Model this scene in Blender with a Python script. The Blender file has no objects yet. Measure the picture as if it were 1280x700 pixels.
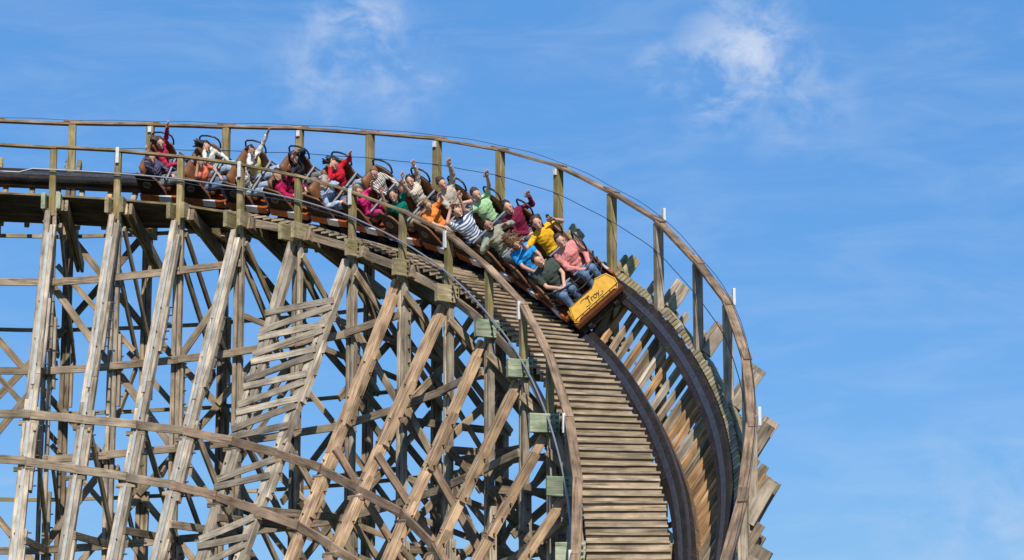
import bpy, bmesh, math, random
from math import sin, cos, tan, radians, pi, sqrt, atan2
from mathutils import Vector, Matrix, Quaternion, noise

random.seed(7)
V = Vector
scene = bpy.context.scene
col = scene.collection
GZ = 1.7                                            # eye height above the ground

# ---------------------------------------------------------------- camera
cd = bpy.data.cameras.new('camera')
cam = bpy.data.objects.new('camera', cd); col.objects.link(cam)
cam.location = (0, 0, GZ)
cam.rotation_euler = (radians(100), 0, 0)
cd.sensor_width = 36; cd.lens = 36 * 3000 / 1280
cd.clip_start = 0.1; cd.clip_end = 6000
scene.camera = cam

# ---------------------------------------------------------------- light
scene.view_settings.view_transform = 'Standard'
scene.view_settings.look = 'None'
scene.view_settings.gamma = 1
scene.view_settings.exposure = 0.0
SUN_DIR = V((0.10, -0.72, 0.67)).normalized()      # towards the sun
sl = bpy.data.lights.new('sun', 'SUN'); sl.energy = 5.0; sl.angle = radians(0.5); sl.color = (1, .94, .84)
so = bpy.data.objects.new('sun', sl); col.objects.link(so)
so.rotation_euler = SUN_DIR.to_track_quat('Z', 'Y').to_euler()
so.location = (-20, -40, 60)

world = bpy.data.worlds.new('World'); scene.world = world; world.use_nodes = True
nt = world.node_tree; nt.nodes.clear()
def N(tree, t, **kw):
    n = tree.nodes.new(t)
    for k, v in kw.items(): setattr(n, k, v)
    return n
def math_node(tree, op, a, b=None, clamp=False):
    n = N(tree, 'ShaderNodeMath', operation=op); n.use_clamp = clamp
    for i, v in enumerate((a, b)):
        if v is None: continue
        if isinstance(v, (int, float)): n.inputs[i].default_value = v
        else: tree.links.new(v, n.inputs[i])
    return n.outputs[0]
wo = N(nt, 'ShaderNodeOutputWorld'); bg = N(nt, 'ShaderNodeBackground')
sky = N(nt, 'ShaderNodeTexSky', sky_type='NISHITA'); sky.sun_disc = False
sky.sun_elevation = math.asin(SUN_DIR.z); sky.sun_rotation = atan2(SUN_DIR.x, SUN_DIR.y)
sky.altitude = 50; sky.air_density = 1.0; sky.dust_density = 0.15; sky.ozone_density = 3.0
tc = N(nt, 'ShaderNodeTexCoord')
def direction(px, py):
    u = (px - 640) / 3000; v = (350 - py) / 3000; p = radians(10)
    return V((u, cos(p) - v * sin(p), sin(p) + v * cos(p))).normalized()
def cloud_mask(px, py, rad, sharp=1.0):
    d = direction(px, py)
    dist = N(nt, 'ShaderNodeVectorMath', operation='DISTANCE'); nt.links.new(tc.outputs['Generated'], dist.inputs[0]); dist.inputs[1].default_value = d
    q = math_node(nt, 'DIVIDE', dist.outputs['Value'], rad)
    q = math_node(nt, 'SUBTRACT', 1.0, q, True)
    return math_node(nt, 'POWER', q, sharp)
def cloud_noise(sx, sz, scale, detail, rough, dist_, rot):
    mp = N(nt, 'ShaderNodeMapping'); mp.inputs['Scale'].default_value = (sx, 1, sz); mp.inputs['Rotation'].default_value = (0, rot, 0)
    nt.links.new(tc.outputs['Generated'], mp.inputs['Vector'])
    nz = N(nt, 'ShaderNodeTexNoise'); nt.links.new(mp.outputs[0], nz.inputs['Vector'])
    nz.inputs['Scale'].default_value = scale; nz.inputs['Detail'].default_value = detail; nz.inputs['Roughness'].default_value = rough; nz.inputs['Distortion'].default_value = dist_
    return nz.outputs[0]
n1 = cloud_noise(1.0, 1.25, 44, 9, .6, .35, radians(40))
n2 = cloud_noise(1.0, 4.0, 14, 8, .62, .5, radians(-14))
def ramp01(x, lo, hi):
    mr = N(nt, 'ShaderNodeMapRange'); mr.interpolation_type = 'SMOOTHSTEP'
    nt.links.new(x, mr.inputs[0]); mr.inputs[1].default_value = lo; mr.inputs[2].default_value = hi
    return mr.outputs[0]
wisp = ramp01(n1, .36, .68)
tot = None
for (px, py, r_, a_) in ((935, 66, .032, .9), (905, 92, .030, .85), (970, 88, .026, .6), (875, 95, .02, .6), (815, 85, .014, .6), (450, 40, .032, .75), (500, 80, .03, .55), (415, 90, .03, .5), (1240, 665, .05, .3), (990, 120, .034, .35), (900, 4, .012, .5)):
    m = math_node(nt, 'MULTIPLY', cloud_mask(px, py, r_, .9), a_)
    tot = m if tot is None else math_node(nt, 'MAXIMUM', tot, m)
c1 = math_node(nt, 'MULTIPLY', wisp, tot)
veil = math_node(nt, 'MULTIPLY', ramp01(n2, .38, .75), .14)
c = math_node(nt, 'ADD', c1, veil, True)
tint = N(nt, 'ShaderNodeMixRGB', blend_type='MULTIPLY'); tint.inputs[0].default_value = 1.0
nt.links.new(sky.outputs[0], tint.inputs[1]); tint.inputs[2].default_value = (0.30, .37, .43, 1)
clear = N(nt, 'ShaderNodeMixRGB', blend_type='ADD'); clear.inputs[0].default_value = 1.0
nt.links.new(tint.outputs[0], clear.inputs[1]); clear.inputs[2].default_value = (.55, 2.1, 5.1, 1)
mixc = N(nt, 'ShaderNodeMixRGB'); nt.links.new(c, mixc.inputs[0]); nt.links.new(clear.outputs[0], mixc.inputs[1]); mixc.inputs[2].default_value = (6.6, 7.4, 9.0, 1)
nt.links.new(mixc.outputs[0], bg.inputs['Color']); bg.inputs['Strength'].default_value = 0.10
nt.links.new(bg.outputs[0], wo.inputs['Surface'])

# ---------------------------------------------------------------- materials
def new_mat(name):
    m = bpy.data.materials.new(name); m.use_nodes = True
    return m, m.node_tree, m.node_tree.nodes['Principled BSDF']
def wood(name, c1, c2, moss=0.0, dark=0.35, rough=.85, gscale=1.0, mosscol=(.13, .14, .035), vary=.35):
    m, t, b = new_mat(name)
    L = t.links.new
    tcn = N(t, 'ShaderNodeTexCoord'); oi = N(t, 'ShaderNodeObjectInfo')
    off = N(t, 'ShaderNodeVectorMath', operation='SCALE'); off.inputs[0].default_value = (37.0, 11.0, 23.0); L(oi.outputs['Random'], off.inputs['Scale'])
    add = N(t, 'ShaderNodeVectorMath', operation='ADD'); L(tcn.outputs['Object'], add.inputs[0]); L(off.outputs[0], add.inputs[1])
    mp = N(t, 'ShaderNodeMapping'); mp.inputs['Scale'].default_value = (1.6 * gscale, 26 * gscale, 26 * gscale); L(add.outputs[0], mp.inputs['Vector'])
    g = N(t, 'ShaderNodeTexNoise'); g.inputs['Scale'].default_value = 1.0; g.inputs['Detail'].default_value = 6; g.inputs['Roughness'].default_value = .65; g.inputs['Distortion'].default_value = .6; L(mp.outputs[0], g.inputs['Vector'])
    r = N(t, 'ShaderNodeValToRGB'); L(g.outputs[0], r.inputs[0])
    e = r.color_ramp.elements; e[0].position = .33; e[0].color = (*[x * dark for x in c1], 1); e[1].position = .72; e[1].color = (*c2, 1)
    mid = e.new(.46); mid.color = (*c1, 1)
    # broad weather stains
    s = N(t, 'ShaderNodeTexNoise'); s.inputs['Scale'].default_value = 2.3; s.inputs['Detail'].default_value = 5; L(add.outputs[0], s.inputs['Vector'])
    sr = N(t, 'ShaderNodeMapRange'); L(s.outputs[0], sr.inputs[0]); sr.inputs[1].default_value = .3; sr.inputs[2].default_value = .7; sr.inputs[3].default_value = .5; sr.inputs[4].default_value = 1.22
    rv = N(t, 'ShaderNodeMapRange'); L(oi.outputs['Random'], rv.inputs[0]); rv.inputs[3].default_value = 1 - vary; rv.inputs[4].default_value = 1 + vary
    mu = math_node(t, 'MULTIPLY', sr.outputs[0], rv.outputs[0])
    sc = N(t, 'ShaderNodeVectorMath', operation='SCALE'); L(r.outputs[0], sc.inputs[0]); L(mu, sc.inputs['Scale'])
    out = sc.outputs[0]
    if moss > 0:
        mn = N(t, 'ShaderNodeTexNoise'); mn.inputs['Scale'].default_value = 3.1; mn.inputs['Detail'].default_value = 7; mn.inputs['Roughness'].default_value = .7
        ms = N(t, 'ShaderNodeMapping'); ms.inputs['Scale'].default_value = (.7, 3, 3); L(add.outputs[0], ms.inputs['Vector']); L(ms.outputs[0], mn.inputs['Vector'])
        mm = N(t, 'ShaderNodeMapRange'); L(mn.outputs[0], mm.inputs[0]); mm.inputs[1].default_value = .62 - .3 * moss; mm.inputs[2].default_value = .82 - .3 * moss
        mx = N(t, 'ShaderNodeMixRGB'); L(math_node(t, 'MULTIPLY', mm.outputs[0], .85), mx.inputs[0]); L(out, mx.inputs[1]); mx.inputs[2].default_value = (*mosscol, 1)
        out = mx.outputs[0]
    L(out, b.inputs['Base Color']); b.inputs['Roughness'].default_value = rough
    b.inputs['Specular IOR Level'].default_value = .25
    bp = N(t, 'ShaderNodeBump'); bp.inputs['Strength'].default_value = .5; bp.inputs['Distance'].default_value = .012; L(g.outputs[0], bp.inputs['Height']); L(bp.outputs[0], b.inputs['Normal'])
    return m
def plain(name, c, rough=.6, metal=0.0, var=.12, scale=8.0, spec=.4, coat=0.0):
    m, t, b = new_mat(name)
    L = t.links.new
    tcn = N(t, 'ShaderNodeTexCoord')
    nz = N(t, 'ShaderNodeTexNoise'); nz.inputs['Scale'].default_value = scale; nz.inputs['Detail'].default_value = 5; L(tcn.outputs['Object'], nz.inputs['Vector'])
    mr = N(t, 'ShaderNodeMapRange'); L(nz.outputs[0], mr.inputs[0]); mr.inputs[1].default_value = .25; mr.inputs[2].default_value = .75; mr.inputs[3].default_value = 1 - var; mr.inputs[4].default_value = 1 + var
    sc = N(t, 'ShaderNodeVectorMath', operation='SCALE'); sc.inputs[0].default_value = c; L(mr.outputs[0], sc.inputs['Scale'])
    L(sc.outputs[0], b.inputs['Base Color']); b.inputs['Roughness'].default_value = rough; b.inputs['Metallic'].default_value = metal
    b.inputs['Specular IOR Level'].default_value = spec; b.inputs['Coat Weight'].default_value = coat
    return m
M = {}
M['grey'] = wood('weathered_grey_timber', (.37, .30, .22), (.56, .48, .37), moss=.12, mosscol=(.15, .13, .08), vary=.34)
M['column'] = wood('column_timber', (.33, .26, .19), (.48, .39, .29), moss=.2, mosscol=(.14, .13, .07), vary=.36)
M['new'] = wood('fresh_timber', (.43, .275, .155), (.64, .46, .30), moss=.14, mosscol=(.19, .15, .10), vary=.32)
M['brace'] = wood('brace_timber', (.29, .215, .14), (.45, .355, .245), moss=.08, vary=.38)
M['girt'] = wood('girt_timber', (.29, .22, .15), (.43, .34, .24), vary=.25)
M['beam'] = wood('curved_beam_timber', (.31, .205, .135), (.45, .32, .22), moss=.1, mosscol=(.15, .12, .08), vary=.3)
M['moss'] = wood('mossy_post_timber', (.30, .22, .12), (.45, .35, .2), moss=.62, mosscol=(.19, .17, .035), vary=.2)
M['plate'] = wood('mossy_board_timber', (.33, .26, .15), (.5, .41, .26), moss=.52, mosscol=(.17, .155, .04), vary=.25)
M['green'] = wood('green_board_timber', (.33, .36, .24), (.47, .49, .34), moss=.5, mosscol=(.12, .2, .1), vary=.2)
M['tread'] = wood('walkway_timber', (.35, .265, .175), (.53, .42, .295), moss=.2, vary=.22)
M['riser'] = wood('riser_timber', (.35, .265, .175), (.53, .42, .295), moss=.2, vary=.22)
M['tie'] = wood('tie_timber', (.42, .235, .105), (.60, .38, .2), vary=.35)
M['plank'] = wood('old_plank_timber', (.10, .07, .05), (.17, .12, .085), vary=.25)
M['handrail'] = wood('handrail_timber', (.26, .17, .105), (.40, .28, .185), vary=.2)
M['handrail_moss'] = wood('mossy_handrail_timber', (.27, .19, .1), (.42, .31, .18), moss=.42, mosscol=(.16, .15, .04), vary=.2)
M['rail'] = wood('tarred_rail_timber', (.020, .0155, .0135), (.052, .038, .032), vary=.15, rough=.7)
M['rail_side'] = wood('rail_side_timber', (.13, .085, .055), (.22, .15, .095), vary=.2)
M['steel'] = plain('worn_steel_strap', (.10, .10, .115), .42, .7, .4, 14)
M['galv'] = plain('galvanised_channel', (.36, .355, .33), .65, .1, .25, 5)
M['bolt'] = plain('rusty_bolt', (.09, .07, .06), .6, .6, .3, 20)
M['pipe'] = plain('conduit_grey', (.30, .31, .33), .45, .5, .12, 3)
M['wire'] = plain('wire_dark', (.05, .06, .08), .5, .3)
M['lamp'] = plain('white_lamp_plastic', (.62, .62, .60), .5, 0, .15, 16)
M['lampcap'] = plain('lamp_bracket', (.2, .2, .2), .5, .4)
M['orange'] = plain('orange_car_paint', (.27, .07, .018), .45, 0, .45, 5, coat=.1)
M['brown'] = plain('brown_car_paint', (.018, .010, .008), .6, 0, .4, 7, spec=.2)
M['scroll'] = plain('painted_ornament', (.17, .13, .09), .5, 0, .5, 18)
M['leather'] = plain('tan_leather', (.19, .082, .034), .5, 0, .25, 6)
M['maroon'] = plain('red_brown_trim_paint', (.13, .04, .016), .4, 0, .4, 6, coat=.2)
M['white'] = plain('white_panel_paint', (.50, .51, .55), .5, 0, .15, 9)
M['yellow'] = plain('yellow_nose_paint', (.78, .42, .055), .42, 0, .16, 11, coat=.2)
M['black'] = plain('black_tube', (.018, .018, .022), .4, .0, .2, 8)
M['chassis'] = plain('chassis_grime', (.045, .036, .03), .55, .4, .5, 12)
M['chrome'] = plain('brushed_bar', (.55, .56, .58), .35, .7, .1, 10)
M['ink'] = plain('black_lettering', (.015, .012, .01), .5)
def ground_mat():
    m, t, b = new_mat('grass_ground'); L = t.links.new
    tcn = N(t, 'ShaderNodeTexCoord'); nz = N(t, 'ShaderNodeTexNoise'); nz.inputs['Scale'].default_value = .4; nz.inputs['Detail'].default_value = 9; L(tcn.outputs['Object'], nz.inputs['Vector'])
    r = N(t, 'ShaderNodeValToRGB'); L(nz.outputs[0], r.inputs[0]); r.color_ramp.elements[0].color = (.035, .06, .015, 1); r.color_ramp.elements[1].color = (.13, .12, .06, 1)
    L(r.outputs[0], b.inputs['Base Color']); b.inputs['Roughness'].default_value = .95
    return m
M['ground'] = ground_mat()
_skin = {}
def skin_mat(c):
    k = tuple(c)
    if k not in _skin:
        m = plain('skin_%d' % len(_skin), c, .5, 0, .08, 12); _skin[k] = m
        m.node_tree.nodes['Principled BSDF'].inputs['Subsurface Weight'].default_value = .0
    return _skin[k]
_cl = {}
def cloth_mat(c, kind='cloth'):
    k = (tuple(c), kind)
    if k in _cl: return _cl[k]
    if kind in ('stripe', 'check', 'print', 'stripefine'):
        m, t, b = new_mat('patterned_cloth_%d' % len(_cl)); L = t.links.new
        tcn = N(t, 'ShaderNodeTexCoord'); r = N(t, 'ShaderNodeValToRGB')
        if kind in ('stripe', 'stripefine'):
            w = N(t, 'ShaderNodeTexWave', bands_direction='Z' if kind == 'stripe' else 'Y'); w.inputs['Scale'].default_value = 5.2 if kind == 'stripe' else 7; w.inputs['Distortion'].default_value = .8; w.inputs['Detail Scale'].default_value = .6
            L(tcn.outputs['Object'], w.inputs['Vector']); L(w.outputs[0], r.inputs[0])
        elif kind == 'check':
            w = N(t, 'ShaderNodeTexChecker'); w.inputs['Scale'].default_value = 55; L(tcn.outputs['Object'], w.inputs['Vector']); L(w.outputs[1], r.inputs[0])
        else:
            w = N(t, 'ShaderNodeTexNoise'); w.inputs['Scale'].default_value = 16; w.inputs['Detail'].default_value = 2; L(tcn.outputs['Object'], w.inputs['Vector']); L(w.outputs[0], r.inputs[0])
        a, bb = c
        r.color_ramp.elements[0].position = .42; r.color_ramp.elements[0].color = (*a, 1)
        r.color_ramp.elements[1].position = .58; r.color_ramp.elements[1].color = (*bb, 1)
        L(r.outputs[0], b.inputs['Base Color']); b.inputs['Roughness'].default_value = .85
    else:
        m, t, b = new_mat('cloth_%d' % len(_cl)); L = t.links.new
        tcn = N(t, 'ShaderNodeTexCoord')
        nz = N(t, 'ShaderNodeTexNoise'); nz.inputs['Scale'].default_value = 9; nz.inputs['Detail'].default_value = 6; nz.inputs['Distortion'].default_value = 1.2; L(tcn.outputs['Object'], nz.inputs['Vector'])
        lo, hi = (.55, 1.5) if kind == 'denim' else (.82, 1.15)
        mr = N(t, 'ShaderNodeMapRange'); L(nz.outputs[0], mr.inputs[0]); mr.inputs[1].default_value = .3; mr.inputs[2].default_value = .7; mr.inputs[3].default_value = lo; mr.inputs[4].default_value = hi
        sc = N(t, 'ShaderNodeVectorMath', operation='SCALE'); sc.inputs[0].default_value = c; L(mr.outputs[0], sc.inputs['Scale']); L(sc.outputs[0], b.inputs['Base Color'])
        b.inputs['Roughness'].default_value = .85
        bp = N(t, 'ShaderNodeBump'); bp.inputs['Strength'].default_value = .6; bp.inputs['Distance'].default_value = .02; L(nz.outputs[0], bp.inputs['Height']); L(bp.outputs[0], b.inputs['Normal'])
    b.inputs['Specular IOR Level'].default_value = .2
    _cl[k] = m
    return m

# ---------------------------------------------------------------- object helpers
def link(name, me, mat, parent=None, loc=None, rot=None):
    o = bpy.data.objects.new(name, me); col.objects.link(o)
    if mat is not None and len(me.materials) == 0: me.materials.append(mat)
    if parent is not None: o.parent = parent
    if loc is not None: o.location = loc
    if rot is not None:
        o.rotation_mode = 'QUATERNION'; o.rotation_quaternion = rot
    return o
def thing(name, label, cat, group=None, loc=(0, 0, 0), rot=None):
    o = bpy.data.objects.new(name, None); col.objects.link(o); o.location = loc; o.empty_display_size = .2
    if rot is not None: o.rotation_mode = 'QUATERNION'; o.rotation_quaternion = rot
    tag(o, label, cat, group); return o
def tag(o, label, cat, group=None):
    o['label'] = label; o['category'] = cat
    if group: o['group'] = group
def beam_mesh(L, w, h, bow=.004, cham=None, ends=0.0):
    """a squared timber along local X, width w along Y and height h along Z, arrises worn off"""
    c = cham if cham is not None else min(.012, .14 * min(w, h))
    hw, hh = w / 2, h / 2
    sec = [(-hw + c, -hh), (hw - c, -hh), (hw, -hh + c), (hw, hh - c), (hw - c, hh), (-hw + c, hh), (-hw, hh - c), (-hw, -hh + c)]
    vs, fs = [], []
    for i, x in enumerate((-L / 2, random.uniform(-.1, .1) * L, L / 2)):
        dy, dz = (random.uniform(-bow, bow) * 2, random.uniform(-bow, bow) * 2) if i == 1 else (random.uniform(-bow, bow), random.uniform(-bow, bow))
        for (y, z) in sec: vs.append((x + (random.uniform(-ends, ends) if i != 1 else 0), y + dy, z + dz))
    for i in range(2):
        for j in range(8):
            a = i * 8 + j; b = i * 8 + (j + 1) % 8
            fs.append((a, a + 8, b + 8, b))
    fs.append(tuple(range(8))); fs.append(tuple(range(23, 15, -1)))
    me = bpy.data.meshes.new('beam'); me.from_pydata(vs, [], fs); me.update()
    return me
def orient(p0, p1, up):
    x = (V(p1) - V(p0)).normalized(); y = V(up).cross(x)
    if y.length < 1e-4: y = V((0, 1, 0)).cross(x)
    y.normalize(); z = x.cross(y)
    return Matrix((x, y, z)).transposed().to_quaternion()
def beam(name, p0, p1, w, h, mat, parent, up=(0, 0, 1), bow=.004, roll=0.0, cham=None):
    """timber from p0 to p1; h is measured along up, w across"""
    p0, p1 = V(p0), V(p1)
    me = beam_mesh((p1 - p0).length, w, h, bow, cham)
    q = orient(p0, p1, up)
    if roll: q = q @ Quaternion((1, 0, 0), roll)
    base = parent.location if parent is not None and parent.parent is None else V((0, 0, 0))
    if parent is not None and parent.parent is None and parent.rotation_mode == 'QUATERNION' and parent.rotation_quaternion != Quaternion():
        base = V((0, 0, 0))
    return link(name, me, mat, parent, (p0 + p1) / 2 - base, q)
def sweep(pts, prof_fn, closed_ends=True, name='sweep'):
    """loft rings of points; prof_fn(i) gives the ring i as world points"""
    rings = [prof_fn(i) for i in range(len(pts))]
    n = len(rings[0]); vs = [p for r in rings for p in r]; fs = []
    for i in range(len(rings) - 1):
        for j in range(n):
            a = i * n + j; b = i * n + (j + 1) % n
            fs.append((a, b, b + n, a + n))
    if closed_ends:
        fs.append(tuple(range(n - 1, -1, -1))); fs.append(tuple(range((len(rings) - 1) * n, len(rings) * n)))
    me = bpy.data.meshes.new(name); me.from_pydata([tuple(v) for v in vs], [], fs); me.update()
    bm = bmesh.new(); bm.from_mesh(me); bmesh.ops.recalc_face_normals(bm, faces=bm.faces); bm.to_mesh(me); bm.free()
    return me
def tube_mesh(pts, r, sides=8, rend=None):
    pts = [V(p) for p in pts]; n = len(pts)
    tang = [(pts[min(i + 1, n - 1)] - pts[max(i - 1, 0)]).normalized() for i in range(n)]
    ref = V((0, 0, 1)) if abs(tang[0].z) < .9 else V((1, 0, 0))
    u = ref.cross(tang[0]).normalized(); frames = []
    for t in tang:
        u = (u - t * u.dot(t)).normalized(); frames.append((u, t.cross(u)))
    def ring(i):
        rr = r if rend is None else r + (rend - r) * i / (n - 1)
        a, b = frames[i]
        return [pts[i] + (a * cos(2 * pi * j / sides) + b * sin(2 * pi * j / sides)) * rr for j in range(sides)]
    me = sweep(pts, ring)
    for p in me.polygons: p.use_smooth = len(p.vertices) == 4
    return me
def prism_mesh(poly, axis, a, b, bevel=.0):
    """polygon in the plane across axis, extruded from a to b along it"""
    def mk(u, v, t): return {'x': (t, u, v), 'y': (u, t, v), 'z': (u, v, t)}[axis]
    n = len(poly); vs = [mk(u, v, a) for u, v in poly] + [mk(u, v, b) for u, v in poly]
    fs = [tuple(range(n)), tuple(range(2 * n - 1, n - 1, -1))] + [(i, (i + 1) % n, (i + 1) % n + n, i + n) for i in range(n)]
    bm = bmesh.new(); bvs = [bm.verts.new(v) for v in vs]
    for f in fs: bm.faces.new([bvs[i] for i in f])
    bmesh.ops.recalc_face_normals(bm, faces=bm.faces)
    if bevel: bmesh.ops.bevel(bm, geom=bm.edges[:], offset=bevel, segments=2, profile=.6, affect='EDGES', clamp_overlap=True)
    me = bpy.data.meshes.new('prism'); bm.to_mesh(me); bm.free()
    return me
def box_mesh(c, s, bevel=.01):
    x, y, z = c; a, b, d = s[0] / 2, s[1] / 2, s[2] / 2
    return prism_mesh([(x - a, y - b), (x + a, y - b), (x + a, y + b), (x - a, y + b)], 'z', z - d, z + d, bevel)

# ---------------------------------------------------------------- the curve of the coaster
KX = [-14.35, -12.83, -11.293, -9.742, -8.185, -6.646, -5.152, -3.731, -2.408, -1.206, -0.145, 0.756, 1.481, 2.017, 2.352, 2.479, 2.395, 2.097, 1.59, 0.88]
KY = [50.05, 50.40, 50.66, 50.817, 50.794, 50.558, 50.116, 49.478, 48.657, 47.667, 46.527, 45.257, 43.878, 42.416, 40.895, 39.343, 37.787, 36.259, 34.786, 33.4]
KA = [-.24, -.21, -.15, -0.054, 0.0838, 0.22, 0.355, 0.4889, 0.6222, 0.755, 0.8875, 1.0202, 1.1532, 1.2867, 1.4212, 1.5568, 1.6938, 1.8324, 1.973, 2.1157]
KI = [11.57, 11.6, 11.6, 11.561, 11.475, 11.31, 11.041, 10.678, 10.187, 9.627, 8.945, 8.096, 7.176, 6.031, 4.807, 3.604, 2.319, 1.05, .1, -.4]
KO = [12.72, 12.77, 12.78, 12.758, 12.722, 12.616, 12.447, 12.174, 11.824, 11.339, 10.693, 9.864, 8.972, 7.887, 6.853, 5.649, 4.348, 3.027, 1.43, .4]
KMIN, KMAX = -3, 16
def cr(arr, k):
    t = min(max(k - KMIN, 0), len(arr) - 1.0001); i = int(t); f = t - i
    p = [arr[min(max(i + d, 0), len(arr) - 1)] for d in (-1, 0, 1, 2)]
    return .5 * (2 * p[1] + (p[2] - p[0]) * f + (2 * p[0] - 5 * p[1] + 4 * p[2] - p[3]) * f * f + (3 * p[1] - p[0] - 3 * p[2] + p[3]) * f ** 3)
def P(k, w, z):
    """world point on the vertical radial plane of bent k: w outwards from the centre line, z above the camera"""
    a = cr(KA, k)
    return V((cr(KX, k) + w * sin(a), cr(KY, k) + w * cos(a), z + GZ))
def zi(k): return cr(KI, k)
def zo(k): return cr(KO, k)
def nrm(k): a = cr(KA, k); return V((sin(a), cos(a), 0))
def tanh_(k): a = cr(KA, k); return V((cos(a), -sin(a), 0))
def bank(k): return radians(49 + 6 * min(max(k, 0), 11) / 11 + 2 * min(max(k - 11, 0), 2))
ZCO = [-.43, -.43, -.43, -.43, -.43, -.44, -.46, -.47, -.46, -.45, -.46, -.48, -.50, -.46, -.39, -.28, -.20, -.15, -.15, -.15]
WCO = [.87] * 10 + [.87, .84, .78, .72, .67, .60, .54, .50, .48, .47]
def zc(k): return zi(k) + cr(ZCO, k)
def wc(k): return cr(WCO, k)
def track(k):
    C = P(k, wc(k), zc(k)); T = P(k + .2, wc(k + .2), zc(k + .2)) - P(k - .2, wc(k - .2), zc(k - .2)); L = T.length / .4; T.normalize()
    R = nrm(k) * cos(bank(k)) + V((0, 0, 1)) * sin(bank(k)); R -= T * T.dot(R); R.normalize()
    return C, T, R, T.cross(R), L
WALK = 1.03                                          # handrail above the walkway
WI = 1.4

# ---------------------------------------------------------------- ground
gm = bpy.data.meshes.new('ground')
g_v, g_f = [], []
NG = 40
for i in range(NG + 1):
    for j in range(NG + 1):
        x = (i / NG - .5); y = (j / NG - .5)
        X_ = math.copysign(abs(2 * x) ** 3, x) * 2500; Y_ = math.copysign(abs(2 * y) ** 3, y) * 2500 + 45
        g_v.append((X_, Y_, .0))
for i in range(NG):
    for j in range(NG):
        a = i * (NG + 1) + j; g_f.append((a, a + NG + 1, a + NG + 2, a + 1))
gm.from_pydata(g_v, [], g_f)
go = link('ground', gm, M['ground']); go['kind'] = 'structure'

# ---------------------------------------------------------------- trestle
trestle = thing('wooden_trestle', 'tall weathered timber trestle of leaning rakers, columns and cross braces carrying the curved track', 'trestle', loc=P(4, -2, -GZ))
def tb(name, p0, p1, w, h, mat, up=(0, 0, 1), **kw): return beam(name, p0, p1, w, h, M[mat], trestle, up, **kw)
# raker of each bent: foot (w, z), top (w, z)
RK = {-3: (-4.9, 2.7), -2: (-4.9, 2.7), -1: (-4.9, 2.7), 0: (-4.82, 2.7), 1: (-4.65, 2.7), 2: (-4.53, 2.7), 3: (-4.56, 2.7), 4: (-4.49, 2.7), 5: (-4.54, 2.67), 6: (-4.18, 2.65), 7: (-4.05, 2.65), 8: (-3.43, 2.72), 9: (-3.15, 2.53), 10: (-2.71, 2.48), 11: (-2.15, 2.41), 12: (-2.1, 1.2), 13: (-1.9, .3)}
def raker_top(k): return (-1.5, zi(k) - 1.42)
def raker_w(k, z):
    (wt, zt), (wb, zb) = raker_top(k), RK[k]
    return wt + (wb - wt) * (zt - z) / (zt - zb)
def bolts(name, pts, axis_dir, r=.018, L=.07):
    """a row of bolt ends, one mesh"""
    bm = bmesh.new()
    for p in pts:
        q = orient(p, V(p) + V(axis_dir), (0, 0, 1)).to_matrix().to_4x4()
        bmesh.ops.create_cone(bm, cap_ends=True, segments=6, radius1=r, radius2=r, depth=L, matrix=Matrix.Translation(V(p)) @ q @ Matrix.Rotation(pi / 2, 4, 'Y'))
    me = bpy.data.meshes.new('bolts'); bm.to_mesh(me); bm.free()
    for v in me.vertices: v.co -= trestle.location
    o = link(name, me, M['bolt'], trestle); o['kind'] = 'stuff'; return o
def lerp(a, b, t): return a + (b - a) * t
IN_G = [8.63, 6.77, 4.93, 3.07, 1.2, -.6]
OUT_G = [10.2, 8.1, 6.25, 4.37, 2.4, .5]
def rise(k): return .1 * min(max(k, 0), 5) + .22 * max(0, k - 5)
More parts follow.
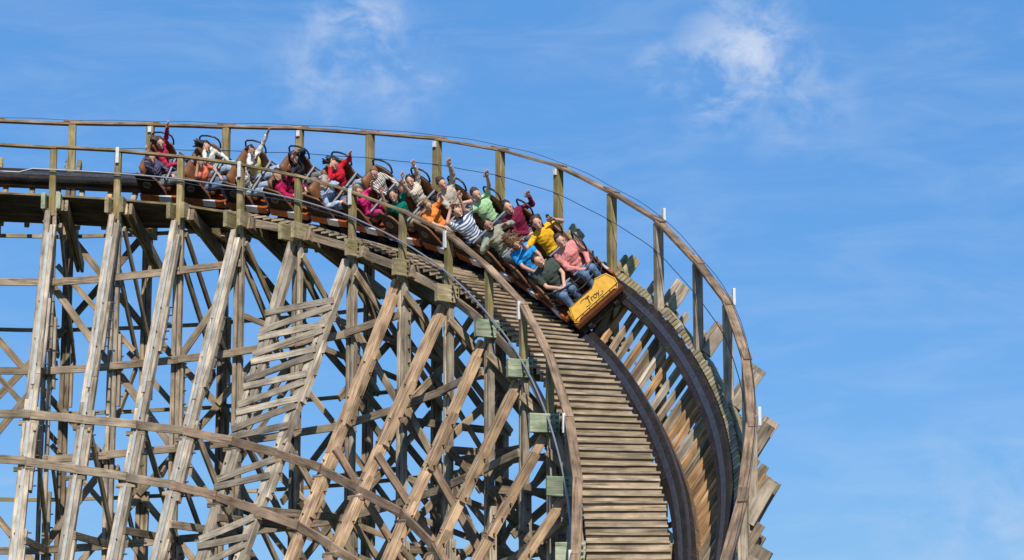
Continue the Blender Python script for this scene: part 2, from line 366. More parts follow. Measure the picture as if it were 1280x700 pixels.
for k in range(KMIN, KMAX + 1):
    t = tanh_(k); up = V((0, 0, 1)); n = nrm(k)
    zj = zi(k) - WALK - .17                          # joist centre
    # inner and outer columns, each two timbers bolted together
    cm = 'column' if k < 4 else 'grey'
    for s in (-1, 1):
        tb('column', P(k, -WI + .02, -GZ) + t * s * .058, P(k, -WI + .02, zi(k) - WALK - (.02 if s > 0 else .3)) + t * s * .058, .13, .085, cm, up=t)
    ztop = zo(k) - (1.35 if k < 5 else 2.05)
    for s in (-1, 1):
        tb('column', P(k, WI + .02, -GZ) + t * s * .058, P(k, WI + .02, ztop) + t * s * .055, .14, .095, 'brace', up=t)
    # short splices on the columns
    for (w, z0) in ((-WI, random.uniform(1.5, 3)), (-WI, random.uniform(5, 6.5)), (WI, random.uniform(3, 5)), (WI, random.uniform(6, 8))):
        if z0 + 1.6 < zj - .6:
            s = 1
            tb('splice_board', P(k, w + .01, z0) + t * s * .15, P(k, w + .01, z0 + 1.5) + t * s * .15, .15, .06, 'grey' if w < 0 else 'brace', up=t)
            if w < 0: bolts('bolt_row', [P(k, w, z0 + .2 + i * .28) + t * .2 for i in range(5)], t)
    # joists under the inner walkway: a pair with board ends showing at the inner side
    wend = -1.80 + random.uniform(-.04, .04) if k > 2 else -1.66
    jm = 'green' if k in (0, 8, 9, 10, 11, 12) else 'plate'
    for s in (-1, 1):
        tb('joist', P(k, wend + (.45 if k > 4 and s < 0 else 0), zj) + t * s * .155, P(k, 1.5 if k < 5 else (-1.285 if s > 0 else .2), zj) + t * s * .155, .085, .34, jm if s > 0 or k < 5 else 'plate', up=up)
    if 0 <= k <= 6:
        for q_ in (.21, .30): tb('knee_board', P(k, -1.45, zj - .06) + t * q_, P(k, 1.55, zj - .84) + t * q_, .07, .25, 'brace')
    bolts('bolt_row', [P(k, -1.4 + dx, zj + dz) + t * (.205 if k > 4 else -.205) for dx in (-.06, .06) for dz in (-.1, 0, .1)], t, .02, .05)
    # banked ledger pair under the track, ends standing proud on the outer side
    C, T, R, Nn, _L = track(k)
    Rv = (n * cos(bank(k)) + up * sin(bank(k)))
    Nv = (-n * sin(bank(k)) + up * cos(bank(k)))
    base = P(k, wc(k), zc(k)) - Nv * (.27 if k < 11 else .32); ext_ = 1.46 if k < 9 else (1.62 if k < 11 else 1.78)
    for s in (-1, 1):
        if s > 0: tb('ledger_tail', base - Rv * 1.05 - Nv * .26, base + Rv * .9 - Nv * .26, .085, .2, 'brace', up=Nv)
        tb('ledger', base + Rv * .95 + t * s * .12, base + Rv * (ext_ - (0 if s < 0 else .12) + random.uniform(-.06, .05)) + t * s * .12, .085, .28 if s < 0 else .22, 'plate' if k < 9 else 'column', up=Nv)
    bolts('bolt_row', [base + Rv * (1.12 + dr) + Nv * dn - t * .17 for dr in (0, .2) for dn in (-.08, .07)], t, .022, .05)
    # raker
    if k in RK:
        (wt, zt), (wb, zb) = raker_top(k), RK[k]
        zf = -GZ; wf = raker_w(k, zf)
        rm = 'grey' if k <= 5 else 'new'
        foot = P(k, wf, zf); top = P(k, wt, zt); d = (top - foot).normalized(); face = d.cross(t).normalized()
        if face.dot(n) > 0: face = -face                # face of the raker, looking down into the curve
        span = (top - foot).length
        for s, cut in ((-1, .0), (1, .55 if k % 2 else .9)):
            # two plies side by side, each made of lengths butted end to end
            nseg = 3
            for i in range(nseg):
                a = span * i / nseg + (.3 * s if i else 0); b = span * (i + 1) / nseg + (.3 * s if i < nseg - 1 else -cut * .4)
                tb('raker', foot + d * (a + .004) + t * s * .066, foot + d * (b - .004) + t * s * .066, .122, .15, rm, up=face, bow=.006)
        if k <= 3:
            for (a, b) in ((.0, .36), (.366, .66), (.67, .955)):
                me = prism_mesh([(-.035, -.02), (.035, -.02), (.035, .012), (.025, .012), (.025, -.006), (-.025, -.006), (-.025, .012), (-.035, .012)], 'x', -span * (b - a) / 2, span * (b - a) / 2)
                link('galvanised_channel', me, M['galv'], trestle, foot + d * span * (a + b) / 2 + face * .098 - trestle.location, orient(foot, top, face))
        # splice boards and bolt rows down the right-hand side
        for (a, b) in ((.30, .42), (.50, .63), (.72, .83)):
            a += random.uniform(-.03, .03)
            tb('splice_board', foot + d * span * a + t * .158, foot + d * span * b + t * .158, .13, .058, rm, up=t)
            bolts('bolt_row', [foot + d * span * (a + .01 + (b - a) * .9 * i / 5) + t * .21 for i in range(0, 6, 1 if k < 5 else 2)], t, .016, .11 if k < 5 else .07)
            bolts('bolt_row', [foot + d * span * (a + .005 + (b - a) * .9 * i / 5) + face * .1 + t * random.choice((-.04, .04)) for i in (0, 2, 5)], face, .015, .04)
        # struts and braces between raker and inner column
        for z in IN_G:
            zz = z + rise(k); w = raker_w(k, zz)
            if zz < zj - 1.2 and w < -2.0 and k < 6 and z == IN_G[3]:
                tb('strut', P(k, w - .12, zz) + t * .17, P(k, -WI + .15, zz) + t * .17, .05, .15, 'brace')
        for (z1, z2) in ((5.35, 2.9), (2.2, -.4)) if k < 9 else ((3.6, 1.8),):
            z1 -= max(0, k - 3) * .2; z2 -= max(0, k - 3) * .2
            if z1 < zj - 1 and z2 > -GZ:
                tb('brace', P(k, raker_w(k, z1) - .1, z1) + t * .14, P(k, -WI + .3, z2) + t * .14, .06, .16, 'brace' if k < 6 else 'beam')
        z1 = zj - .35; z2 = z1 - 2.5
        tb('brace', P(k, -WI + .0, z1) - t * .15, P(k, WI, z2) - t * .15, .06, .17, 'brace')
    # X braces across the bent between its two columns
    zt = zj - .5
    i = 0
    while zt - 2.4 > -GZ:
        zb = zt - 2.5
        if k > 4 or i % 2 == 0: tb('brace', P(k, -WI - .12, zt) + t * .20, P(k, WI + .12, zb) + t * .20, .055, .15, 'brace')
        if k > 4 or i % 2: tb('brace', P(k, WI + .12, zt) - t * .20, P(k, -WI - .12, zb) - t * .20, .055, .15, 'brace')
        if k > 5: tb('strut', P(k, -WI - .15, zb) + t * .145, P(k, WI + .15, zb) + t * .145, .05, .15, 'brace')
        zt = zb; i += 1
# girts running round the curve, one length per bay
for k in range(KMIN, KMAX):
    for gi, z in enumerate(IN_G):
        za, zb = z + rise(k), z + rise(k + 1)
        if za < zi(k + 1) - 2.0:
            tb('girt', P(k - .08, -WI - .13, za), P(k + 1.08, -WI - .13 - .06 * (k % 2), zb), .05, .155, 'girt')
    for z in OUT_G:
        za, zb = z + .6 * rise(k), z + .6 * rise(k + 1)
        if za < zo(k + 1) - 2.2:
            tb('girt', P(k - .08, WI + .13, za), P(k + 1.08, WI + .13 + .055 * (k % 2), zb), .05, .085, 'plate')
    # diagonal braces from bay to bay
    for gi in range(-1, len(IN_G) - 1):
        ztop = (IN_G[gi] if gi >= 0 else IN_G[0] + 1.85) + rise(k + .5); zbot = IN_G[gi + 1] + rise(k + .5)
        if ztop < zi(k + 1) - 1.5 and (k + gi) % 2 == 0:
            sgn = 1 if ((k + gi) // 2 + gi) % 2 == 0 else -1
            a, b = (ztop, zbot) if sgn > 0 else (zbot, ztop)
            tb('brace', P(k, -WI + .13, a), P(k + 1, -WI + .13, b), .05, .15, 'girt')
    for gi in range(len(OUT_G) - 1):
        ztop = OUT_G[gi] + .6 * rise(k + .5); zbot = OUT_G[gi + 1] + .6 * rise(k + .5)
        if ztop < zo(k + 1) - 2.0:
            if (k + gi) % 2 == 0 or k > 6: tb('brace', P(k, WI - .13, ztop), P(k + 1, WI - .13, zbot), .05, .15, 'brace')
            if (k + gi) % 3 == 0 or k > 6: tb('brace', P(k + 1, WI - .19, ztop), P(k, WI - .19, zbot), .05, .15, 'brace')
for k in range(KMIN, 13):
    for gi in range(5):
        z1 = 9.3 - gi * 1.95 + .5 * rise(k + .5); z0 = z1 - 1.9
        if z1 < zi(k + 1) - 1.7 and (k + gi) % 2 == 0:
            a, b = (z1, z0) if (k + gi) % 2 == 0 else (z0, z1)
            tb('slim_brace', P(k - .05, .25, a), P(k + 1.05, .1, b), .045, .115, 'brace')
            if k >= 4 and gi % 2 == 0:
                tb('slim_girt', P(k - .05, .35, z0 + .9), P(k + 1.05, .35, z0 + 1.0), .045, .12, 'brace')
    if k >= 3:
        for z in (7.6, 3.6):
            zz = z + rise(k)
            if zz < zi(k + 2) - 1.6:
                tb('slim_brace', P(k, -WI + .2, zz), P(k + 2, WI - .3, zz - 1.5), .045, .12, 'brace')
# the two curved beams that fall to the right over the faces of the rakers
B1 = {-2: 5.66, -1: 5.64, 0: 5.62, 1: 5.53, 2: 5.41, 3: 5.25, 4: 5.0, 5: 4.71, 6: 4.36, 7: 3.9, 8: 3.4, 9: 2.75, 10: 2.0}
B2 = {-2: 4.72, -1: 4.72, 0: 4.66, 1: 4.5, 2: 4.34, 3: 4.15, 4: 3.9, 5: 3.6, 6: 3.25, 7: 2.83, 8: 2.3, 9: 1.6, 10: .8}
for B in (B1, B2):
    for k in range(-2, 10):
        m = 'girt' if k < 3 else 'beam'
        off = .14 if k < 4 else .13
        tb('curved_beam', P(k - .03, raker_w(k, B[k]) - off, B[k]), P(k + 1.03, raker_w(k + 1, B[k + 1]) - off - .05 * (k % 2), B[k + 1]), .055, .17, m)
        tb('bearing_block', P(k, raker_w(k, B[k] - .16) - .03, B[k] - .17) - tanh_(k) * .2, P(k, raker_w(k, B[k] - .16) - .03, B[k] - .17) + tanh_(k) * .2, .13, .09, 'brace')
# zigzag boards between two rakers
zlist = [(7.7, 7.86), (7.3, 7.73), (7.16, 7.36), (6.8, 7.23), (6.66, 6.83), (6.27, 6.69), (6.13, 6.31), (5.75, 6.15), (5.59, 5.8), (5.25, 5.66), (5.08, 5.26), (4.23, 4.57), (4.08, 4.26), (3.05, 3.44), (2.92, 3.06), (2.44, 2.91), (2.2, 2.36), (1.7, 2.2), (1.5, 1.66)]
for (a, b) in zlist:
    tb('zigzag_board', P(3.9, raker_w(4, a) - .135, a), P(5.08, raker_w(5, b) - .135, b), .04, .13, 'grey')

# ---------------------------------------------------------------- track
track_t = thing('coaster_track', 'steeply banked curved timber track with two dark laminated rails on crossties', 'track', loc=P(6, wc(6), zc(6)))
def rel(me, par):
    for v in me.vertices: v.co -= par.location
    return me
def rail_prof(k, s, y0, y1, z0, z1, c=.006):
    C, T, R, Nn, L = track(k); o = C + R * s
    return [o + R * y0 + Nn * z0, o + R * y1 + Nn * z0, o + R * y1 + Nn * (z1 - c), o + R * (y1 - c) + Nn * z1, o + R * (y0 + c) + Nn * z1, o + R * y0 + Nn * (z1 - c)]
GA = .565
layers = [(-.17, .17, -.085, -.012, 'rail'), (-.165, .165, -.15, -.089, 'rail'), (-.15, .13, -.22, -.154, 'rail'), (-.14, .125, -.28, -.224, 'rail_side'), (-.13, .12, -.34, -.284, 'rail_side')]
for s in (-GA, GA):
    sg = 1 if s > 0 else -1
    for li, (a, b, c_, d_, mt) in enumerate(layers):
        y0, y1 = (a, b) if sg > 0 else (-b, -a)
        k0 = KMIN + .1 + (li * .77) % 2
        ks = [KMIN + .02, k0]
        while ks[-1] < KMAX - .2: ks.append(ks[-1] + 2.35)
        ks[-1] = KMAX - .1
        for ka, kb in zip(ks[:-1], ks[1:]):
            if kb - ka < .1: continue
            n_ = max(3, int((kb - ka) * 6)); kk = [ka + .004 + (kb - ka - .008) * i / n_ for i in range(n_ + 1)]
            me = sweep(kk, lambda i: rail_prof(kk[i], s, y0, y1, c_, d_))
            link('rail_layer', rel(me, track_t), M[mt], track_t)
    kk = [KMIN + .05 + (KMAX - KMIN - .2) * i / 110 for i in range(111)]
    link('running_strap', rel(sweep(kk, lambda i: rail_prof(kk[i], s, -.055, .055, -.014, .0, .003)), track_t), M['steel'], track_t)
    link('side_strap', rel(sweep(kk, lambda i: rail_prof(kk[i], s - sg * .172, -.004, .004, -.1, -.03, .001)), track_t), M['steel'], track_t)
for k in range(KMIN, KMAX):
    nt_ = 3 if k < 4 else (4 if k < 7 else (5 if k < 10 else 6))
    for j in range(nt_):
        kk_ = k + (j + .5) / nt_ + random.uniform(-.015, .015)
        C, T, R, Nn, L = track(kk_)
        ext = .80 + random.choice((0, .05, .1, .2, .3, .38)) + random.uniform(-.03, .03)
        ine = .78 + random.uniform(-.04, .05)
        hz = .13
        o = C - Nn * (.345 + hz / 2 + random.uniform(0, .012))
        Rt = nrm(kk_) * cos(bank(kk_)) + V((0, 0, 1)) * sin(bank(kk_)); Rt /= Rt.dot(R)
        skew = T * random.uniform(-.03, .03)
        beam('tie', o - Rt * ine - skew, o + Rt * ext + skew, .11 if k < 4 else random.uniform(.075, .105), hz, M[random.choice(('tie', 'tie', 'tie', 'grey', 'brace'))], track_t, up=Nn)
    if k >= 4:
        for d_, y_ in ((.25, -.2),):
            a, b = track(k + d_ - .3), track(k + d_ + .34)
            beam('lower_chord', a[0] + a[2] * y_ - a[3] * .62, b[0] + b[2] * (y_ + .1) - b[3] * .62, .06, .18, M['brace'], track_t, up=a[3])

# ---------------------------------------------------------------- walkways
inner_w = thing('inner_walkway', 'stepped timber walkway descending along the inside of the curve', 'walkway', loc=P(6, -.6, zi(6) - WALK))
def wb(name, p0, p1, w, h, mat, up=(0, 0, 1), **kw): return beam(name, p0, p1, w, h, M[mat], inner_w, up, **kw)
def wz(k): return zi(k) - WALK
def in_edge(k): return -WI + .12
def out_edge(k):                                     # stops just short of the inner rail
    C, T, R, Nn, L = track(k); return wc(k) - GA * cos(bank(k)) - (.24 if k < 10 else .2)
KS = 2.6
# long planks on the near level part
for k in range(KMIN, 3):
    for i in range(8):
        w0 = in_edge(k) + .01 + i * .155
        if w0 > .12: break
        ka, kb = k + .003, k + .997
        if k == 2: kb = KS
        dp = lambda q_: .34 * (w0 + .07 - in_edge(0)) / 1.3 * min(1, max(0, (3.2 - q_) / 2))
        tl = nrm(k + .5) * 1.0 - V((0, 0, .25))
        wb('walkway_plank', P(ka, w0 + .07, wz(ka) - .02 - dp(ka)), P(kb, w0 + .07, wz(kb) - .02 - dp(kb)), .150, .04, 'plank', up=(nrm(k + .5) * .24 + V((0, 0, 1))).normalized())
# steps from there on
s_k = KS; step = 0
while s_k < KMAX - .4:
    slope = max(.02, (wz(s_k) - wz(s_k + .2)) / .2 / 1.56)
    run = .235 / sqrt(1 + slope * slope) / 1.56
    kn = s_k + run
    z0, z1 = wz(s_k), wz(kn)
    drop = z0 - z1
    t = tanh_(s_k + run / 2)
    wi_, wo_ = in_edge(s_k) + .0, out_edge(s_k + run / 2) + random.uniform(-.02, .02)
    a, b = P(s_k + run / 2, wi_, z0 - .02), P(s_k + run / 2, wo_, z0 - .02)
    fwd = t * random.uniform(.026, .036)
    wb('tread', a + fwd, b + fwd + tanh_(s_k) * random.uniform(-.012, .012) + V((0, 0, random.uniform(-.008, .004))), run * 1.56 + .045, .04, random.choice(('tread', 'tread', 'tread', 'riser', 'riser', 'grey')), up=(0, 0, 1), bow=.003)
    if drop > .07:
        a, b = P(kn, wi_ + .01, z0 - .042 - drop / 2 + .01), P(kn, wo_ - .01, z0 - .042 - drop / 2 + .01)
        wb('riser', a, b, .03, drop - .035, 'riser', up=(0, 0, 1), bow=.002)
    s_k = kn; step += 1
# stringers below
for k in range(KMIN, KMAX):
    for w, m in ((in_edge(0) - .03, 'plank'), (-.62, 'plank'), (.0, 'plank')):
        if k < 3: continue
        if w < -1:
            wb('stringer', P(k - .02, w, wz(k) - .10 - .1 * (wz(k) - wz(k + 1))), P(k + 1.02, w, wz(k + 1) - .10 - .1 * (wz(k) - wz(k + 1))), .05, .17, 'brace')
        else:
            wb('stringer', P(k + .01, w, wz(k) - .22 - .1 * (wz(k) - wz(k + 1))), P(k + .99, w, wz(k + 1) - .22 - .1 * (wz(k) - wz(k + 1))), .05, .16, m)
    if k < 3:
        wb('edge_board', P(k + .005, in_edge(k) - .045, wz(k) - .0), P(k + .995, in_edge(k) - .045, wz(k + 1) - .0), .05, .05, 'handrail_moss')
outer_w = thing('outer_walkway', 'narrow timber catwalk of short boards along the outer rail', 'walkway', loc=P(9, 1.3, zo(9) - 1.1))
k = 6.0
while k < KMAX - .2:
    C, T, R, Nn, L = track(k)
    o = C + R * (GA + .265) - Nn * .09
    beam('catwalk_board', o - R * .07, o + R * (.06 + random.uniform(-.015, .015)), .10, .05, M['plate'] if random.random() < .6 else M['column'], outer_w, up=Nn, bow=.002)
    k += .135 / L
for k in range(KMIN, KMAX):
    for d_ in (-.05,):
        a, b = track(k + .003), track(k + .997)
        pa = a[0] + a[2] * (GA + .36) - a[3] * .23; pb = b[0] + b[2] * (GA + .36) - b[3] * .23
        beam('catwalk_stringer', pa, pb, .05, .13, M['plate'], outer_w, up=(a[3] + b[3]))

# ---------------------------------------------------------------- handrails
ih = thing('inner_handrail', 'weathered timber handrail on posts along the inside of the curve nearest the viewer', 'handrail', loc=P(5, -WI, zi(5) - WALK))
oh = thing('outer_handrail', 'tall timber handrail on posts along the outside of the curve against the sky', 'handrail', loc=P(6, WI, zo(6) - 1.2))
for k in range(KMIN, KMAX + 1):
    t = tanh_(k)
    beam('post', P(k, -WI, zi(k) - WALK - .45), P(k, -WI, zi(k) - .045), .125, .135, M['moss'] if k < 11 else M['column'], ih, up=t)
    pb = 1.32 if k < 5 else 2.1
    beam('post', P(k, WI, zo(k) - pb), P(k, WI, zo(k) - .045), .15, .16, M['moss'] if k < 9 else M['column'], oh, up=t)
    if k < KMAX:
        a, b = P(k, -WI, zi(k)), P(k + 1, -WI, zi(k + 1)); d = (b - a).normalized()
        beam('top_rail', a - d * .05, b + d * .05 - V((0, 0, .012 * ((k % 2) * 2 - 1))), .165, .055, M['handrail_moss'] if k < 6 else M['handrail'], ih)
        a, b = P(k, WI, zo(k)), P(k + 1, WI, zo(k + 1)); d = (b - a).normalized()
        beam('top_rail', a - d * .06, b + d * .06 - V((0, 0, .012 * ((k % 2) * 2 - 1))), .17, .06, M['handrail'], oh)
        beam('joint_cover', b - d * .2 + V((0, 0, .04)), b + d * .2 + V((0, 0, .04)), .14, .03, M['handrail'], oh)
    if k % 2 == 1:
        n = nrm(k)
        o = P(k, -WI - .09, zi(k) + .01) - t * .0
        c_ = link('lamp_strip', box_mesh((0, 0, 0), (.07, .05, .34), .008), M['lamp'], ih, o - ih.location - V((0, 0, .12)), Quaternion((0, 0, 1), -cr(KA, k)))
        link('lamp_bracket', box_mesh((.01, .03, .02), (.05, .05, .12), .006), M['lampcap'], c_)
        if k >= 9: o = P(k, WI + .12, zo(k) + .1)
        else: o = P(k, WI - .1, zo(k) - .13)
        c_ = link('lamp_strip', box_mesh((0, 0, 0), (.08, .05, .13 if k < 9 else .3), .008), M['lamp'], oh, o - oh.location, Quaternion((0, 0, 1), -cr(KA, k)))
        link('lamp_bracket', box_mesh((-.02, .03 if k < 9 else -.05, -.03), (.05, .06, .1), .006), M['lampcap'], c_)
# conduit and wires strung along the posts
pts = []
def cz(k): return zi(k) - (.51 if k <= 5 else .51 + .1 * min(k - 5, 4))
k = -.9
while k < 14.5:
    pts.append(P(k, -WI - .115, cz(k) - (.09 if k < -.3 else 0))); k += .2
pipe = link('conduit_pipe', tube_mesh(pts, .018, 8), M['pipe']); tag(pipe, 'thin grey conduit pipe clipped along the posts of the inner handrail', 'pipe')
pts = [P(-3 + .25 * i, -WI - .105, cz(-3 + .25 * i) - .05 - .04 * abs(sin(pi * (-3 + .25 * i)))) for i in range(70)]
w_ = link('cable', tube_mesh(pts, .008, 6), M['wire']); tag(w_, 'thin black cable sagging just below the grey conduit pipe', 'cable')
pts = [P(-3 + .25 * i, WI - .08, zo(-3 + .25 * i) - .56 - .02 * sin(pi * (.25 * i)) ** 2) for i in range(75)]
w_ = link('cable', tube_mesh(pts, .008, 6), M['wire']); tag(w_, 'thin dark cable strung between the outer handrail posts above the riders', 'cable')
pts = [P(-3 + .25 * i, WI + .05, zo(-3 + .25 * i) + .085 + .02 * sin(pi * (.25 * i)) ** 2) for i in range(75)]
w_ = link('cable', tube_mesh(pts, .006, 6), M['wire']); tag(w_, 'thin cable running just above the outer handrail top', 'cable')

# ---------------------------------------------------------------- the train
kk = [.5 + i * .01 for i in range(1000)]
ss = [0.0]
for i in range(1, len(kk)): ss.append(ss[-1] + (P(kk[i], wc(kk[i]), zc(kk[i])) - P(kk[i - 1], wc(kk[i - 1]), zc(kk[i - 1]))).length)
def k_at(s):
    for i in range(1, len(ss)):
        if ss[i] >= s: return kk[i - 1] + (kk[i] - kk[i - 1]) * (s - ss[i - 1]) / (ss[i] - ss[i - 1])
s0 = next(ss[i] for i in range(len(kk)) if kk[i] >= 1.37); s1 = next(ss[i] for i in range(len(kk)) if kk[i] >= 8.05)
PITCH = (s1 - s0) / 11
def car_frame(i):
    k = k_at(s0 + PITCH * i); C, T, R, Nn, L = track(k); C = C + Nn * (.12 + .04 * max(0, i - 6) / 5)
    return C, Matrix((T, R, Nn)).transposed().to_quaternion()
def poly_xz(pts): return pts
shared = {}
def sm(key, fn):
    if key not in shared: shared[key] = fn()
    return shared[key]
def smooth(me):
    for p in me.polygons: p.use_smooth = True
    return me
def rounded_slab(p_bot, p_top, wid, th, topw=None, seg=6):
    """padded seat slab between two points in the xz plane, rounded at the top"""
    bm = bmesh.new(); bmesh.ops.create_cube(bm, size=1)
    bmesh.ops.subdivide_edges(bm, edges=bm.edges[:], cuts=4, use_grid_fill=True)
    a, b = V((p_bot[0], 0, p_bot[1])), V((p_top[0], 0, p_top[1])); d = b - a; n = V((d.z, 0, -d.x)).normalized()
    for v in bm.verts:
        u, w, h = v.co.x, v.co.y, v.co.z + .5
        k = 1 - .28 * max(0, h - .6) ** 1.2 * 2
        edge = max(abs(w) * 2, abs(h - .5) * 2)
        thick = th * (1 - .45 * edge ** 4)
        v.co = a + d * h + V((0, w * wid * k, 0)) + n * u * thick
    me = bpy.data.meshes.new('slab'); bm.to_mesh(me); bm.free(); return smooth(me)
RIM = [(-.50, .82), (-.46, .90), (-.14, .83), (-.05, .76), (.12, .44), (.14, .36)]
def car(i, label):
    C, q = car_frame(i)
    t = thing('coaster_car', label, 'coaster car', 'cars of the roller coaster train', C, q)
    link('chassis', sm('chassis', lambda: box_mesh((-.02, 0, .07), (.80, 1.0, .22), .02)), M['chassis'], t)
    link('coupling', sm('coup', lambda: box_mesh((.47, 0, .10), (.26, .12, .08), .01)), M['chassis'], t)
    for x in (-.26, .26):
        for y in (-1, 1):
            def whl():
                bm = bmesh.new(); bmesh.ops.create_cone(bm, cap_ends=True, segments=16, radius1=.105, radius2=.105, depth=.075, matrix=Matrix.Rotation(pi / 2, 4, 'X'))
                bmesh.ops.bevel(bm, geom=bm.edges[:], offset=.01, segments=1, affect='EDGES'); me = bpy.data.meshes.new('wheel'); bm.to_mesh(me); bm.free(); return me
            link('wheel', sm('wheel', whl), M['black'], t, (x, y * GA, .106 - .12 - .04 * max(0, i - 6) / 5))
    link('floor_tray', sm('tray', lambda: box_mesh((0, 0, .225), (.94, 1.22, .07), .012)), M['orange'], t)
    for y in (-1, 1):
        sk = link('side_skirt', sm('skirt', lambda: box_mesh((0, 0, 0), (.90, .05, .17), .012)), M['orange'], t, (0, y * .63, .275))
        link('white_panel', sm('wpanel', lambda: box_mesh((0, 0, 0), (.28, .05, .172), .008)), M['white'], sk, (.12, y * .008, 0))
        # dark side panel with a leather rim
        sp = link('side_panel', sm('spanel', lambda: prism_mesh([(-.43, .36), (-.50, .82), (-.46, .88), (-.15, .81), (-.06, .74), (.12, .42), (.12, .36)], 'y', -.02, .02, .008)), M['brown'], t, (0, y * .60, 0))
        link('rim', sm('rim', lambda: tube_mesh([(x, 0, z) for x, z in RIM], .022, 8)), M['leather'], sp)
        def orn():
            pts = [(-.26 + .10 * cos(a) * (1 - a / 16), 0, .60 + .10 * sin(a) * (1 - a / 16)) for a in [j * .5 for j in range(26)]]
            return tube_mesh(pts, .012, 6)
        link('scroll_ornament', sm('orn', orn), M['scroll'], sp, (0, y * .024, 0))
    for y in (-.275, .275):
        link('seat_back', sm('sback', lambda: rounded_slab((-.27, .36), (-.42, .96), .45, .10)), M['leather'], t, (0, y, 0))
        link('seat_cushion', sm('scush', lambda: rounded_slab((-.28, .40), (.20, .43), .49, .13)), M['leather'], t, (0, y, 0))
        lb = link('lap_bar', sm('lbar', lambda: box_mesh((.15, 0, .70), (.035, .46, .035), .008)), M['chrome'], t, (0, y, 0))
        link('lap_pad', sm('lpad', lambda: tube_mesh([(.12, -.19, .675), (.12, .19, .675)], .04, 8)), M['black'], lb)
        link('bar_arm', sm('barm', lambda: tube_mesh([(.15, .225, .70), (.3, .225, .58), (.36, .225, .28)], .018, 8)), M['black'], lb)
    # wing and grab loop on the outer side
    link('seat_wing', sm('wing', lambda: prism_mesh([(-.36, .5), (-.40, .99), (-.32, 1.04), (-.10, .98), (.02, .88), (.08, .68), (.06, .5)], 'y', .51, .56, .022)), M['leather'], t)
    def loop():
        c = [(-.42, .57, .97), (-.41, .58, 1.08), (-.36, .585, 1.13), (-.22, .585, 1.145), (-.06, .585, 1.12), (.02, .585, 1.05), (.05, .575, .97), (.05, .55, .86)]
        return tube_mesh(c, .02, 8)
    link('grab_loop', sm('loop', loop), M['black'], t)
    return t

# ---------------------------------------------------------------- riders
def cap(bm, a, b, ra, rb, seg=10):
    """tapered limb with rounded ends"""
    a, b = V(a), V(b); d = b - a; L = d.length
    q = d.to_track_quat('Z', 'Y').to_matrix().to_4x4() if L > 1e-6 else Matrix.Identity(4)
    if L > 1e-6: bmesh.ops.create_cone(bm, cap_ends=True, segments=seg, radius1=ra, radius2=rb, depth=L, matrix=Matrix.Translation((a + b) / 2) @ q)
    bmesh.ops.create_uvsphere(bm, u_segments=seg, v_segments=6, radius=ra, matrix=Matrix.Translation(a))
    bmesh.ops.create_uvsphere(bm, u_segments=seg, v_segments=6, radius=rb, matrix=Matrix.Translation(b))
def ell(bm, c, r, rot=None, seg=12):
    m = Matrix.Translation(V(c)) @ (rot.to_4x4() if rot is not None else Matrix.Identity(4)) @ Matrix.Diagonal((*r, 1))
    bmesh.ops.create_uvsphere(bm, u_segments=seg, v_segments=8, radius=1, matrix=m)
tmp = bpy.data.objects.new('tmp', bpy.data.meshes.new('tmp'))
col.objects.link(tmp)
md = tmp.modifiers.new('r', 'REMESH'); md.mode = 'VOXEL'; md.use_smooth_shade = True
ms = tmp.modifiers.new('s', 'SMOOTH'); ms.iterations = 3; ms.factor = .5
JUNK = []
def remesh(bm, vox, it=3):
    me = bpy.data.meshes.new('src'); bm.to_mesh(me); bm.free()
    tmp.data = me; md.voxel_size = vox; ms.iterations = it
    dg = bpy.context.evaluated_depsgraph_get(); dg.update()
    r = bpy.data.meshes.new_from_object(tmp.evaluated_get(dg)); r.materials.clear()
    JUNK.append(me)
    return smooth(r)
def ruffle(me, fn):
    nv = len(me.vertices); co = [0.0] * (3 * nv); no = [0.0] * (3 * nv)
    me.vertices.foreach_get('co', co); me.vertices.foreach_get('normal', no)
    for a in range(0, 3 * nv, 3):
        d = fn(V(co[a:a + 3]))
        co[a] += no[a] * d; co[a + 1] += no[a + 1] * d; co[a + 2] += no[a + 2] * d
    me.vertices.foreach_set('co', co); me.update()
def ik(sh, target, l1, l2, hint):
    d = target - sh; L = min(d.length, (l1 + l2) * .985); d.normalize(); target = sh + d * L
    a = (l1 * l1 - l2 * l2 + L * L) / (2 * L); h = sqrt(max(0, l1 * l1 - a * a))
    hp = (hint - d * hint.dot(d)).normalized()
    return sh + d * a + hp * h, target
def add_hand(bm, fbm, wrist, fdir, side_dir, curl, sc):
    """palm goes into the body union; five unequal fingers and a thumb leave it"""
    f = fdir.normalized(); s = (side_dir - f * side_dir.dot(f)).normalized(); nrm_ = f.cross(s)
    rot = Matrix((f, s, nrm_)).transposed()
    ell(bm, wrist + f * .05 * sc, (.056 * sc, .043 * sc, .02 * sc), rot)
    for j, (off, ln) in enumerate(((-.031, .066), (-.011, .078), (.01, .074), (.03, .056))):
        b = wrist + f * .088 * sc + s * off * sc
        d = (f + s * off * 5).normalized()
        m_ = b + d * ln * .5 * sc; d2 = (d + nrm_ * curl).normalized(); e_ = m_ + d2 * ln * .55 * sc
        fbm.append(([b - d * .02, m_, e_], .0115 * sc, .008 * sc))
    b = wrist + f * .03 * sc - s * .035 * sc; d = (f * .6 - s * .8 + nrm_ * .2 * curl).normalized()
    fbm.append(([b, b + d * .035 * sc, b + (d * .03 + f * .04) * sc], .0135 * sc, .0095 * sc))
